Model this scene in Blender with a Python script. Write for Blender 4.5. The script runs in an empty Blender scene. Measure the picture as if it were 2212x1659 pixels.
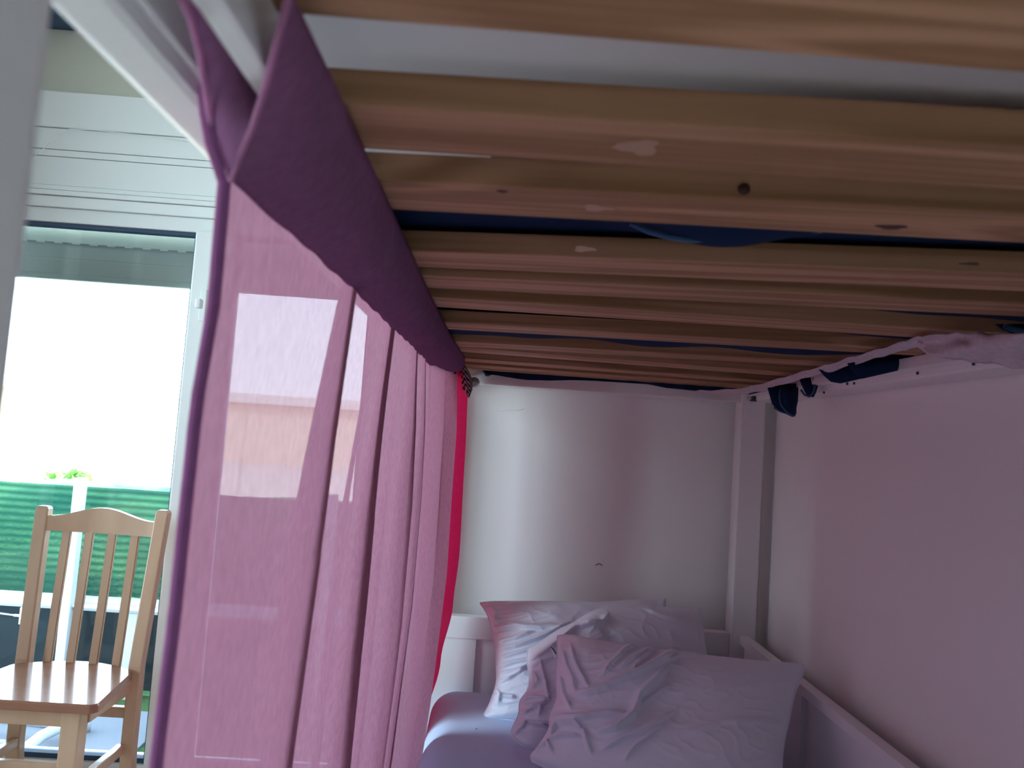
import bpy, bmesh, math, random
from mathutils import Vector, Matrix, noise

# ------------------------------------------------------------------ camera
C = bpy.context.scene.collection
S = bpy.context.scene
ZO = 1.18                                    # eye height above the floor; z below is measured from the eye
W, H, F = 2212.0, 1659.0, 1650.0
cY = Vector(((1060 - W / 2) / F, (945 - H / 2) / F, 1)).normalized()      # vanishing point of the bed's length
cX = Vector((1, .068, 0)); cX = (cX - cY * cX.dot(cY)).normalized()
cZ = cX.cross(cY)
if cZ.y > 0: cZ = -cZ
R3 = Matrix((cX, cY, cZ))                    # camera (x right, y down, z forward) -> room
def ray(px, py): return R3 @ Vector(((px - W / 2) / F, (py - H / 2) / F, 1))
def atY(px, py, y): r = ray(px, py); return r * (y / r.y)
def atZ(px, py, z): r = ray(px, py); return r * (z / r.z)
def atX(px, py, x): r = ray(px, py); return r * (x / r.x)

cd = bpy.data.cameras.new('camera'); cam = bpy.data.objects.new('camera', cd); C.objects.link(cam)
cd.sensor_width = 36; cd.sensor_fit = 'HORIZONTAL'; cd.lens = F / W * 36; cd.clip_start = .01
right, down, fwd = R3 @ Vector((1, 0, 0)), R3 @ Vector((0, 1, 0)), R3 @ Vector((0, 0, 1))
m = Matrix((right, -down, -fwd)).transposed().to_4x4(); m.translation = Vector((0, 0, ZO)); cam.matrix_world = m
cd.dof.use_dof = True; cd.dof.focus_distance = 2.1; cd.dof.aperture_fstop = 8.0
S.camera = cam

# ------------------------------------------------------------------ sky, sun, exposure
wd = bpy.data.worlds.new('sky'); S.world = wd; wd.use_nodes = True
nt = wd.node_tree; nt.nodes.clear()
o = nt.nodes.new('ShaderNodeOutputWorld'); bg = nt.nodes.new('ShaderNodeBackground')
tc = nt.nodes.new('ShaderNodeTexCoord'); sx = nt.nodes.new('ShaderNodeSeparateXYZ'); cr = nt.nodes.new('ShaderNodeValToRGB')
nt.links.new(tc.outputs['Generated'], sx.inputs[0]); nt.links.new(sx.outputs['Z'], cr.inputs[0])
nt.links.new(cr.outputs[0], bg.inputs[0]); nt.links.new(bg.outputs[0], o.inputs[0])
cr.color_ramp.elements[0].color = (.78, .91, 1, 1); cr.color_ramp.elements[0].position = 0
cr.color_ramp.elements[1].color = (.50, .68, 1, 1); cr.color_ramp.elements[1].position = .8
bg.inputs[1].default_value = 27
sd = bpy.data.lights.new('sun', 'SUN'); sun = bpy.data.objects.new('sun', sd); C.objects.link(sun)
sd.energy = 15; sd.color = (1, .93, .82); sd.angle = .009
sun.rotation_euler = Vector((.30, 1, -.85)).normalized().to_track_quat('-Z', 'Y').to_euler()
S.view_settings.view_transform = 'Standard'; S.view_settings.look = 'None'
S.view_settings.gamma = 1; S.view_settings.use_curve_mapping = False
S.view_settings.exposure = -0.6
S.cycles.max_bounces = 10; S.cycles.diffuse_bounces = 6; S.cycles.transparent_max_bounces = 16; S.cycles.transmission_bounces = 6
S.cycles.use_denoising = True; S.cycles.sample_clamp_indirect = 6; S.cycles.caustics_reflective = False

def portal(loc, rot, sx_, sy_):
    ld = bpy.data.lights.new('window_portal', 'AREA'); ld.shape = 'RECTANGLE'; ld.size = sx_; ld.size_y = sy_
    ld.cycles.is_portal = True
    lo = bpy.data.objects.new('window_portal', ld); C.objects.link(lo); lo.location = loc; lo.rotation_euler = rot
portal((-1.03, 2.60, ZO - .25), (-math.pi / 2, 0, 0), 1.34, 1.72)
portal((-2.32, .95, ZO + .2), (0, -math.pi / 2, 0), 1.9, 1.7)

# ------------------------------------------------------------------ materials
def mat(name, col, rough=.6, spec=.4, bump=None, grain=None, coat=0, metal=0, sheen=0):
    """bump=(scale, strength, distance), grain=(colour2, scale_xyz, contrast)"""
    m = bpy.data.materials.new(name); m.use_nodes = True; n = m.node_tree; b = n.nodes['Principled BSDF']
    b.inputs['Base Color'].default_value = (*col, 1); b.inputs['Roughness'].default_value = rough
    b.inputs['Specular IOR Level'].default_value = spec; b.inputs['Metallic'].default_value = metal
    b.inputs['Coat Weight'].default_value = coat; b.inputs['Coat Roughness'].default_value = .12
    b.inputs['Sheen Weight'].default_value = sheen
    tc = n.nodes.new('ShaderNodeTexCoord')
    if coat == 1.0: b.inputs['Coat IOR'].default_value = 1.22; b.inputs['Coat Roughness'].default_value = .07
    if grain:
        c2, sc, con = grain
        oi = n.nodes.new('ShaderNodeObjectInfo'); mp = n.nodes.new('ShaderNodeMapping'); mp.inputs['Scale'].default_value = sc
        ad = n.nodes.new('ShaderNodeVectorMath'); ad.operation = 'MULTIPLY_ADD'
        n.links.new(oi.outputs['Random'], ad.inputs[0]); ad.inputs[1].default_value = (37, 11, 23)
        n.links.new(tc.outputs['Object'], mp.inputs[0]); n.links.new(mp.outputs[0], ad.inputs[2])
        ns = n.nodes.new('ShaderNodeTexNoise'); ns.inputs['Scale'].default_value = 1; ns.inputs['Detail'].default_value = 5; ns.inputs['Distortion'].default_value = .6
        n.links.new(ad.outputs[0], ns.inputs[0])
        rp = n.nodes.new('ShaderNodeValToRGB'); rp.color_ramp.elements[0].position = .5 - con; rp.color_ramp.elements[1].position = .5 + con
        rp.color_ramp.elements[0].color = (*c2, 1); rp.color_ramp.elements[1].color = (*col, 1)
        n.links.new(ns.outputs[0], rp.inputs[0]); n.links.new(rp.outputs[0], b.inputs['Base Color'])
    if bump:
        ns = n.nodes.new('ShaderNodeTexNoise'); ns.inputs['Scale'].default_value = bump[0]; ns.inputs['Detail'].default_value = 4
        n.links.new(tc.outputs['Object'], ns.inputs[0])
        bp = n.nodes.new('ShaderNodeBump'); bp.inputs['Strength'].default_value = bump[1]; bp.inputs['Distance'].default_value = bump[2]
        n.links.new(ns.outputs[0], bp.inputs['Height']); n.links.new(bp.outputs[0], b.inputs['Normal'])
    return m

def pine(name, c1, c2, c3):
    """softwood: long stretched rings plus dark knots"""
    m = bpy.data.materials.new(name); m.use_nodes = True; n = m.node_tree; b = n.nodes['Principled BSDF']
    N = n.nodes.new; L = n.links.new
    tc = N('ShaderNodeTexCoord'); oi = N('ShaderNodeObjectInfo')
    off = N('ShaderNodeVectorMath'); off.operation = 'MULTIPLY_ADD'; L(oi.outputs['Random'], off.inputs[0]); off.inputs[1].default_value = (31, 7, 13)
    L(tc.outputs['Object'], off.inputs[2])
    # knots bend the grain around them
    mk = N('ShaderNodeMapping'); mk.inputs['Scale'].default_value = (2.0, 7, 7); L(off.outputs[0], mk.inputs[0])
    vo = N('ShaderNodeTexVoronoi'); vo.inputs['Scale'].default_value = 1; vo.inputs['Randomness'].default_value = 1; L(mk.outputs[0], vo.inputs[0])
    kn = N('ShaderNodeMapRange'); kn.interpolation_type = 'SMOOTHSTEP'; L(vo.outputs['Distance'], kn.inputs[0])
    kn.inputs[1].default_value = .03; kn.inputs[2].default_value = .06; kn.inputs[3].default_value = 1; kn.inputs[4].default_value = 0
    bend = N('ShaderNodeMapRange'); bend.interpolation_type = 'SMOOTHSTEP'; L(vo.outputs['Distance'], bend.inputs[0])
    bend.inputs[1].default_value = 0; bend.inputs[2].default_value = .45; bend.inputs[3].default_value = .55; bend.inputs[4].default_value = 0
    mp = N('ShaderNodeMapping'); mp.inputs['Scale'].default_value = (.9, 26, 26); L(off.outputs[0], mp.inputs[0])
    n1 = N('ShaderNodeTexNoise'); n1.inputs['Scale'].default_value = 1.0; n1.inputs['Detail'].default_value = 3; L(mp.outputs[0], n1.inputs[0])
    ad = N('ShaderNodeMath'); ad.operation = 'ADD'; L(n1.outputs[0], ad.inputs[0]); L(bend.outputs[0], ad.inputs[1])
    mu = N('ShaderNodeMath'); mu.operation = 'MULTIPLY'; L(ad.outputs[0], mu.inputs[0]); mu.inputs[1].default_value = 24
    si = N('ShaderNodeMath'); si.operation = 'SINE'; L(mu.outputs[0], si.inputs[0])
    rp = N('ShaderNodeValToRGB'); rp.color_ramp.elements[0].position = 0; rp.color_ramp.elements[1].position = 1
    rp.color_ramp.elements[0].color = (*c1, 1); rp.color_ramp.elements[1].color = (*c2, 1)
    mr = N('ShaderNodeMapRange'); mr.inputs[1].default_value = -1; L(si.outputs[0], mr.inputs[0]); L(mr.outputs[0], rp.inputs[0])
    mx = N('ShaderNodeMix'); mx.data_type = 'RGBA'; L(kn.outputs[0], mx.inputs['Factor']); L(rp.outputs[0], mx.inputs['A']); mx.inputs['B'].default_value = (*c3, 1)
    L(mx.outputs['Result'], b.inputs['Base Color']); b.inputs['Roughness'].default_value = .62; b.inputs['Specular IOR Level'].default_value = .25
    bp = N('ShaderNodeBump'); bp.inputs['Strength'].default_value = .15; bp.inputs['Distance'].default_value = .001
    L(mr.outputs[0], bp.inputs['Height']); L(bp.outputs[0], b.inputs['Normal'])
    return m

def cloth(name, col, trans, sheer, weave=900, slub=0.0, stripes=None):
    """thin fabric: reflects, glows when lit from behind, and lets a little straight light through the weave"""
    m = bpy.data.materials.new(name); m.use_nodes = True; n = m.node_tree; n.nodes.clear(); N = n.nodes.new; L = n.links.new
    out = N('ShaderNodeOutputMaterial'); d = N('ShaderNodeBsdfDiffuse'); t = N('ShaderNodeBsdfTranslucent'); tr = N('ShaderNodeBsdfTransparent')
    a = N('ShaderNodeMixShader'); a.inputs[0].default_value = trans; b = N('ShaderNodeMixShader'); b.inputs[0].default_value = sheer
    L(d.outputs[0], a.inputs[1]); L(t.outputs[0], a.inputs[2]); L(a.outputs[0], b.inputs[1]); L(tr.outputs[0], b.inputs[2]); L(b.outputs[0], out.inputs[0])
    tc = N('ShaderNodeTexCoord')
    d.inputs[0].default_value = (*col, 1); t.inputs[0].default_value = (*[min(1, c * 1.12) for c in col], 1)
    mp = N('ShaderNodeMapping'); mp.inputs['Scale'].default_value = (1, 1, .5); L(tc.outputs['Object'], mp.inputs[0])
    ns = N('ShaderNodeTexNoise'); ns.inputs['Scale'].default_value = 160; ns.inputs['Detail'].default_value = 6; L(mp.outputs[0], ns.inputs[0])
    rp = N('ShaderNodeValToRGB'); L(ns.outputs[0], rp.inputs[0])
    rp.color_ramp.elements[0].position = .3; rp.color_ramp.elements[1].position = .7
    rp.color_ramp.elements[0].color = (*[c * .90 for c in col], 1); rp.color_ramp.elements[1].color = (*[min(1, c * 1.1) for c in col], 1)
    src = rp.outputs[0]
    if stripes:
        wv = N('ShaderNodeTexWave'); wv.inputs['Scale'].default_value = stripes[1]; wv.inputs['Distortion'].default_value = 1.2; wv.bands_direction = 'DIAGONAL'
        L(tc.outputs['Object'], wv.inputs[0]); r2 = N('ShaderNodeValToRGB'); L(wv.outputs[0], r2.inputs[0])
        r2.color_ramp.elements[0].position = .4; r2.color_ramp.elements[1].position = .55
        r2.color_ramp.elements[0].color = (*stripes[0], 1); r2.color_ramp.elements[1].color = (*col, 1); src = r2.outputs[0]
    L(src, d.inputs[0]); L(src, t.inputs[0])
    bp = N('ShaderNodeBump'); bp.inputs['Strength'].default_value = .25; bp.inputs['Distance'].default_value = .001
    n2 = N('ShaderNodeTexNoise'); n2.inputs['Scale'].default_value = weave; L(tc.outputs['Object'], n2.inputs[0])
    L(n2.outputs[0], bp.inputs['Height']); L(bp.outputs[0], d.inputs['Normal'])
    return m

def glassm(name, tint=(1, 1, 1)):
    m = bpy.data.materials.new(name); m.use_nodes = True; n = m.node_tree; n.nodes.clear(); N = n.nodes.new; L = n.links.new
    out = N('ShaderNodeOutputMaterial'); g = N('ShaderNodeBsdfGlossy'); g.inputs['Roughness'].default_value = .02; t = N('ShaderNodeBsdfTransparent'); t.inputs[0].default_value = (*tint, 1)
    fr = N('ShaderNodeFresnel'); fr.inputs[0].default_value = 1.45; mx = N('ShaderNodeMixShader')
    L(fr.outputs[0], mx.inputs[0]); L(t.outputs[0], mx.inputs[1]); L(g.outputs[0], mx.inputs[2]); L(mx.outputs[0], out.inputs[0]); return m

def meshcloth(name, col, sheer, ribs):
    """garden shade netting with fine horizontal ribs"""
    m = bpy.data.materials.new(name); m.use_nodes = True; n = m.node_tree; n.nodes.clear(); N = n.nodes.new; L = n.links.new
    out = N('ShaderNodeOutputMaterial'); d = N('ShaderNodeBsdfDiffuse'); t = N('ShaderNodeBsdfTranslucent'); tr = N('ShaderNodeBsdfTransparent')
    d.inputs[0].default_value = (*col, 1); t.inputs[0].default_value = (*col, 1)
    a = N('ShaderNodeMixShader'); a.inputs[0].default_value = .5; b = N('ShaderNodeMixShader')
    tc = N('ShaderNodeTexCoord'); wv = N('ShaderNodeTexWave'); wv.bands_direction = 'Z'; wv.inputs['Scale'].default_value = ribs; wv.inputs['Distortion'].default_value = .4
    L(tc.outputs['Object'], wv.inputs[0]); mr = N('ShaderNodeMapRange'); mr.inputs[3].default_value = sheer * .4; mr.inputs[4].default_value = min(1, sheer * 1.6)
    L(wv.outputs[0], mr.inputs[0]); L(mr.outputs[0], b.inputs[0])
    L(d.outputs[0], a.inputs[1]); L(t.outputs[0], a.inputs[2]); L(a.outputs[0], b.inputs[1]); L(tr.outputs[0], b.inputs[2]); L(b.outputs[0], out.inputs[0]); return m

M = {
 'wall': mat('white_wall_paint', (.86, .855, .84), .85, .2, bump=(60, .12, .002)),
 'beige': mat('beige_wall_paint', (.60, .62, .53), .85, .2),
 'taupe': mat('taupe_wall_paint', (.24, .23, .24), .85, .2),
 'ceiling': mat('ceiling_paint', (.82, .81, .79), .9, .1),
 'floor': mat('oak_floor', (.62, .52, .42), .4, .4, grain=((.52, .42, .32), (2, 18, 2), .2)),
 'lacquer': mat('white_lacquer', (.80, .79, .79), .32, .5, bump=(35, .08, .001)),
 'pvc': mat('white_pvc', (.80, .86, .84), .35, .5),
 'slot': mat('slot_daylight', (.95, .98, .97), .5),
 'groove': mat('shutter_groove', (.30, .34, .34), .6),
 'paint': mat('fence_paint', (.27, .30, .32), .5),
 'gasket': mat('dark_blue_gasket', (.03, .07, .13), .5),
 'dark': mat('dark_metal', (.025, .03, .035), .45, .5),
 'steel': mat('grey_steel', (.35, .38, .38), .35, .5, metal=.7),
 'pine': pine('pine_slat', (.30, .155, .072), (.47, .26, .145), (.07, .022, .012)),
 'glue': mat('pale_wood_patch', (.46, .28, .18), .5),
 'knot': mat('dark_knot', (.06, .022, .015), .6),
 'chair': mat('varnished_beech', (.58, .40, .26), .38, .5, grain=((.46, .29, .18), (9, 9, 2), .22), coat=.35),
 'seat': mat('varnished_seat', (.30, .16, .10), .22, .12, grain=((.25, .11, .07), (3, 14, 2), .22), coat=1.0),
 'sheet': mat('pale_blue_sheet', (.52, .66, .86), .85, .15, bump=(500, .1, .0005), sheen=.2),
 'pillow': mat("white_pillow_cotton", (.74, .80, .88), .9, .1, bump=(420, .12, .0005), sheen=.15),
 'ticking': mat('mattress_ticking', (.49, .42, .43), .9, .1, bump=(300, .2, .001)),
 'navy': mat('navy_jersey', (.008, .022, .060), .9, .1),
 'navyhem': mat('navy_hem', (.03, .085, .19), .8, .2, sheen=.3),
 'fleece': cloth('white_nonwoven', (.66, .58, .62), .15, .02),
 'curtain': cloth('mauve_curtain_cloth', (.485, .21, .305), .33, .036),
 'pocket': cloth('mauve_shaded_double_cloth', (.30, .13, .25), .25, .0),  # curtain cloth coloured darker, for the rail blocking light behind it
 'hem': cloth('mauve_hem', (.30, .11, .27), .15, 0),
 'piping': cloth('mauve_edge', (.62, .30, .50), .5, 0),
 'red': cloth('crimson_cloth', (.72, .015, .10), .30, .01),
 'maroon': cloth('maroon_hem', (.20, .03, .09), .1, 0),
 'stripe': cloth('striped_cloth', (.55, .47, .50), .1, 0, stripes=((.05, .035, .05), 52)),
 'glass': glassm('window_glass', (.94, .97, .96)),
 'lawn': mat('lawn', (.028, .07, .02), .9, .1, grain=((.016, .045, .015), (6, 6, 6), .25), bump=(60, .6, .02)),
 'leaf': mat('hedge_leaf', (.02, .06, .02), .7, .3, grain=((.01, .03, .015), (5, 5, 5), .2)),
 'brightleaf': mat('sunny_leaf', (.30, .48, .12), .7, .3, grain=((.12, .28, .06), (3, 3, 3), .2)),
 'hedge': mat('hedge_green', (.16, .42, .16), .8, .2, grain=((.03, .14, .07), (1.6, 2, 2.4), .12), bump=(40, .8, .03)),
 'netting': meshcloth('green_shade_netting', (.0050, .030, .022), .10, 9),
 'lownet': meshcloth('grey_blue_netting', (.009, .016, .021), .01, 18),
 'stucco': mat('cream_stucco', (.86, .74, .56), .9, .1, bump=(4, .3, .02)),
 'tile': mat('terracotta_roof', (.45, .20, .12), .8),
 'pane': mat('far_pane', (.10, .12, .14), .2),
 'paving': mat('grey_paving', (.10, .11, .12), .8),
}

# ------------------------------------------------------------------ builders
def link(name, me, m, parent=None, smooth=False):
    o = bpy.data.objects.new(name, me); C.objects.link(o)
    if m is not None and not me.materials: me.materials.append(M[m] if isinstance(m, str) else m)
    if parent is not None: o.parent = parent
    if smooth:
        for p in me.polygons: p.use_smooth = True
    return o
def tag(o, label=None, cat=None, group=None, kind=None):
    if label: o['label'] = label
    if cat: o['category'] = cat
    if group: o['group'] = group
    if kind: o['kind'] = kind
    return o
def empty(name, loc=(0, 0, 0), **k):
    o = bpy.data.objects.new(name, None); C.objects.link(o); o.location = (loc[0], loc[1], loc[2] + ZO); o.empty_display_size = .05
    return tag(o, **k)
def finish(o, parent):
    """room coordinates baked against the parent's place"""
    if parent is not None:
        base = Vector(parent.location); q = parent.parent
        while q is not None: base += Vector(q.location); q = q.parent
        o.location = Vector(o.location) - base
    return o
def box(name, x0, x1, y0, y1, z0, z1, m, parent=None, bev=.003, rz=0, rx=0, seg=2):
    c = Vector(((x0 + x1) / 2, (y0 + y1) / 2, (z0 + z1) / 2 + ZO)); d = (x1 - x0, y1 - y0, z1 - z0)
    bm = bmesh.new(); bmesh.ops.create_cube(bm, size=1)
    bmesh.ops.scale(bm, vec=d, verts=bm.verts)
    if bev: bmesh.ops.bevel(bm, geom=bm.edges[:], offset=min(bev, min(d) * .4), segments=seg, affect='EDGES', profile=.7)
    me = bpy.data.meshes.new(name); bm.to_mesh(me); bm.free()
    o = link(name, me, m); o.location = c; o.rotation_euler = (rx, 0, rz)
    if parent is not None: o.parent = parent; finish(o, parent)
    return o
def mesh(name, vs, fs, m, parent=None, smooth=True, solid=0):
    """vs in room coordinates from the eye"""
    c = sum((Vector(v) for v in vs), Vector()) / len(vs)
    me = bpy.data.meshes.new(name); me.from_pydata([tuple(Vector(v) - c) for v in vs], [], fs); me.validate(); me.update()
    o = link(name, me, m, smooth=smooth); o.location = c + Vector((0, 0, ZO))
    if solid:
        md = o.modifiers.new('thickness', 'SOLIDIFY'); md.thickness = solid; md.offset = 0
    if parent is not None: o.parent = parent; finish(o, parent)
    return o
def grid(name, rows, m, parent=None, smooth=True, solid=0):
    nr, nc = len(rows), len(rows[0]); vs = [p for r in rows for p in r]
    fs = [(i * nc + j, i * nc + j + 1, (i + 1) * nc + j + 1, (i + 1) * nc + j) for i in range(nr - 1) for j in range(nc - 1)]
    return mesh(name, vs, fs, m, parent, smooth, solid)
def tube(name, pts, rad, m, parent=None, n=8, caps=True):
    pts = [Vector(p) for p in pts]; rows = []; rr = rad if isinstance(rad, (list, tuple)) else [rad] * len(pts)
    up = Vector((0, 0, 1)); pu = None
    for i, p in enumerate(pts):
        t = (pts[min(i + 1, len(pts) - 1)] - pts[max(i - 1, 0)]).normalized()
        a = pu if pu is not None else (up if abs(t.z) < .9 else Vector((1, 0, 0)))
        a = (a - t * a.dot(t)).normalized(); pu = a; b = t.cross(a)
        rows.append([p + (a * math.cos(2 * math.pi * k / n) + b * math.sin(2 * math.pi * k / n)) * rr[i] for k in range(n)])
    vs = [v for r in rows for v in r]; fs = [(i * n + k, i * n + (k + 1) % n, (i + 1) * n + (k + 1) % n, (i + 1) * n + k) for i in range(len(rows) - 1) for k in range(n)]
    if caps: fs += [tuple(range(n - 1, -1, -1)), tuple(range((len(rows) - 1) * n, len(rows) * n))]
    return mesh(name, vs, fs, m, parent)
def beam4(name, a0, a1, hx, hy, m, parent, bev=.004):
    """square bar between two centres, half sizes hx, hy (bar roughly vertical or along y)"""
    a0, a1 = Vector(a0), Vector(a1); d = a1 - a0; L = d.length
    bm = bmesh.new(); bmesh.ops.create_cube(bm, size=1); bmesh.ops.scale(bm, vec=(2 * hx, 2 * hy, L), verts=bm.verts)
    bmesh.ops.bevel(bm, geom=bm.edges[:], offset=bev, segments=2, affect='EDGES')
    me = bpy.data.meshes.new(name); bm.to_mesh(me); bm.free(); o = link(name, me, m)
    o.rotation_euler = d.to_track_quat('Z', 'Y').to_euler() if abs(d.normalized().z) < .99 else Vector((d.x, d.y, d.z)).rotation_difference(Vector((0, 0, 1))).inverted().to_euler()
    o.location = (a0 + a1) / 2 + Vector((0, 0, ZO)); o.parent = parent; finish(o, parent); return o
def lerp(a, b, t): return a + (b - a) * t
def interp(tab, x):
    if x <= tab[0][0]: return tab[0][1]
    for (a, fa), (b, fb) in zip(tab, tab[1:]):
        if x <= b: return lerp(fa, fb, (x - a) / (b - a))
    return tab[-1][1]
def sinterp(tab, x):
    if x <= tab[0][0]: return tab[0][1]
    for (a, fa), (b, fb) in zip(tab, tab[1:]):
        if x <= b: t = (x - a) / (b - a); return lerp(fa, fb, t * t * (3 - 2 * t))
    return tab[-1][1]
def ns(x, y=0, z=0): return noise.noise(Vector((x, y, z)))

# ------------------------------------------------------------------ the room shell
WY, FL, CE = 2.42, -1.18, 1.36
XR, XL, YB = .872, -2.2, -3.4
st = dict(kind='structure')
tag(box('floor', XL - .15, XR + .15, YB - .15, WY + .2, FL - .12, FL, 'floor', bev=0), 'brown wooden floor of the bedroom', **st)
tag(box('ceiling', XL - .15, XR + .15, YB - .15, WY + .2, CE, CE + .25, 'ceiling', bev=0), 'white painted ceiling of the room', **st)
tag(box('wall_right', XR, XR + .15, YB, WY + .2, FL, CE, 'wall', bev=0), 'white wall along the right side of the bunk', **st)
tag(box('wall_back', XL, XR, YB - .15, YB, FL, CE, 'taupe', bev=0), 'taupe wall behind the camera', **st)
wX0, wX1, wZ0, wZ1 = -1.72, -.36, -1.12, .63          # opening of the glazed door
wh = tag(empty('wall_head'), 'white wall behind the head of the bunk, with the glazed door', **st)
box('wall_section', wX1, XR, WY, WY + .2, FL, 1.003, 'wall', wh, bev=0)
box('wall_section', XL, wX0, WY, WY + .2, FL, 1.003, 'wall', wh, bev=0)
box('wall_section', wX0, wX1, WY, WY + .2, wZ1, 1.003, 'wall', wh, bev=0)
box('wall_section', wX0, wX1, WY, WY + .2, FL, wZ0, 'wall', wh, bev=0)
tag(box('lintel', XL, XR, WY, WY + .2, 1.003, CE, 'beige', wh, bev=0), 'beige band of wall above the shutter box')
# thin crack and small scuff on the wall at the bed head
tube('hairline_crack', [atY(x, y, WY - .0005) for x, y in ((1070, 886), (1085, 889), (1100, 885), (1118, 887), (1132, 883))], .0006, 'pvc', wh, 5)
tube('scuff', [atY(x, y, WY - .001) for x, y in ((1287, 1221), (1292, 1218), (1298, 1219), (1301, 1222))], .0012, 'dark', wh, 5)
# left wall with an unseen window, added and placed to light the room
wl = tag(empty('wall_left'), 'white wall on the far left of the room', **st)
a0, a1, b0, b1 = .1, 1.8, -.75, 1.15
box('wall_section', XL - .15, XL, YB, a0, FL, CE, 'wall', wl, bev=0)
box('wall_section', XL - .15, XL, a1, WY, FL, CE, 'wall', wl, bev=0)
box('wall_section', XL - .15, XL, a0, a1, FL, b0, 'wall', wl, bev=0)
box('wall_section', XL - .15, XL, a0, a1, b1, CE, 'wall', wl, bev=0)
w2 = tag(empty('added_window'), 'unseen white framed window added in the left wall to light the room', **st)
for (p, q, r, s) in ((a0, a0 + .06, b0 + .06, b1 - .06), (a1 - .06, a1, b0 + .06, b1 - .06), (a0, a1, b0, b0 + .06), (a0, a1, b1 - .06, b1), (.82, .88, b0, b1)):
    box('frame', XL - .1, XL - .04, p, q, r, s, 'pvc', w2)
box('pane', XL - .075, XL - .07, a0 + .06, a1 - .06, b0 + .06, b1 - .06, 'glass', w2, bev=0)
tag(box('trim_1', XL, wX0 + .3, WY - .09, WY, 1.215, 1.30, 'gasket', bev=.004), 'dark blue strip high on the wall above the glazed door', **st)

# ------------------------------------------------------------------ window_1: glazed door with shutter box
w1 = tag(empty('window_1'), 'white glazed double door with a roller shutter above', **st)
box('frame', wX0, wX1, WY - .01, WY + .08, .585, wZ1, 'pvc', w1)
box('frame', wX0, wX1, WY - .01, WY + .08, wZ0, -1.055, 'pvc', w1)
box('frame', wX0 + .001, wX0 + .05, WY - .009, WY + .079, -1.055, .585, 'pvc', w1)
box('frame', wX1 - .05, wX1 - .001, WY - .009, WY + .079, -1.055, .585, 'pvc', w1)
box('stile', -.972, -.912, WY - .025, WY + .06, -1.055, .585, 'pvc', w1, bev=.006)
box('stile', -.912, -.850, WY - .012, WY + .07, -1.055, .585, 'pvc', w1, bev=.006)
for (x0, x1, z0, z1) in ((-1.67, -.972, .573, .585), (-.983, -.972, -1.055, .573), (-1.67, -.972, -1.055, -1.040), (-1.67, -1.658, -1.055, .573),
                         (-.85, -.41, .573, .585), (-.85, -.842, -1.055, .573), (-.418, -.41, -1.055, .573), (-.85, -.41, -1.055, -1.04)):
    box('gasket', x0, x1, WY + .0, WY + .03, z0, z1, 'gasket', w1, bev=.001)
box('threshold', wX0 - .03, wX1 + .03, WY - .05, WY, -1.12, -1.075, 'pvc', w1)
box('threshold', wX0 - .03, wX1 + .03, WY - .07, WY, FL, -1.12, 'pvc', w1)
box('pane', -1.67, -.975, WY + .018, WY + .022, -1.05, .58, 'glass', w1, bev=0)
box('pane', -.85, -.41, WY + .018, WY + .022, -1.05, .58, 'glass', w1, bev=0)
hd = box('handle_plate', -.935, -.915, WY - .035, WY - .024, .30, .40, 'pvc', w1)
box('handle', -.935, -.918, WY - .075, WY - .045, .335, .365, 'pvc', w1, bev=.006)
# roller shutter, mostly raised
zs = .60
for k in range(3):
    box('shutter_slat', wX0 + .04, wX1 - .04, WY + .115, WY + .13, zs - .0535, zs + .0005, 'pvc', w1, bev=.004); zs -= .053
box('shutter_slat', wX0 + .04, wX1 - .04, WY + .112, WY + .134, zs - .018, zs, 'pvc', w1, bev=.004)
box('shutter_groove', wX0 + .04, wX1 - .04, WY + .1115, WY + .1150, .6 - .0560, .6 - .0530, 'groove', w1, bev=0)
for k in range(22):
    x = wX0 + .06 + k * .058
    box('shutter_slot_light', x, x + .026, WY + .110, WY + .1152, .6 - .0565, .6 - .0525, 'slot', w1, bev=0)  # solid bars, daylight through the slots put into their pale colour
# shutter box: stepped white boards
sb = empty('shutter_box'); sb.parent = w1; sb.location = (0, 0, 0)
box('cover_board', wX0 - .1, wX1 + .1, WY - .03, WY, .884, 1.0, 'pvc', sb, bev=.004)
box('cover_board', wX0 - .1, wX1 + .1, WY - .024, WY, .815, .882, 'pvc', sb, bev=.002)
box('cover_board', wX0 - .1, wX1 + .1, WY - .022, WY, .793, .813, 'pvc', sb, bev=.002)
box('cover_board', wX0 - .1, wX1 + .1, WY - .020, WY, .700, .791, 'pvc', sb, bev=.002)
box('cover_board', wX0 - .1, wX1 + .1, WY - .026, WY, .684, .698, 'pvc', sb, bev=.002)
box('cover_board', wX0 - .1, wX1 + .1, WY - .030, WY, .667, .682, 'pvc', sb, bev=.002)
box('cover_board', wX0 - .1, wX1 + .1, WY - .022, WY, .631, .665, 'pvc', sb, bev=.002)
# a thin white cord sagging across the shutter box
tube('cord', [atY(x, y, WY - .034) for x, y in ((60, 345), (85, 330), (115, 300), (150, 279), (200, 280), (280, 290), (350, 298), (450, 312))], .0016, 'pvc', sb, 6)

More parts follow.
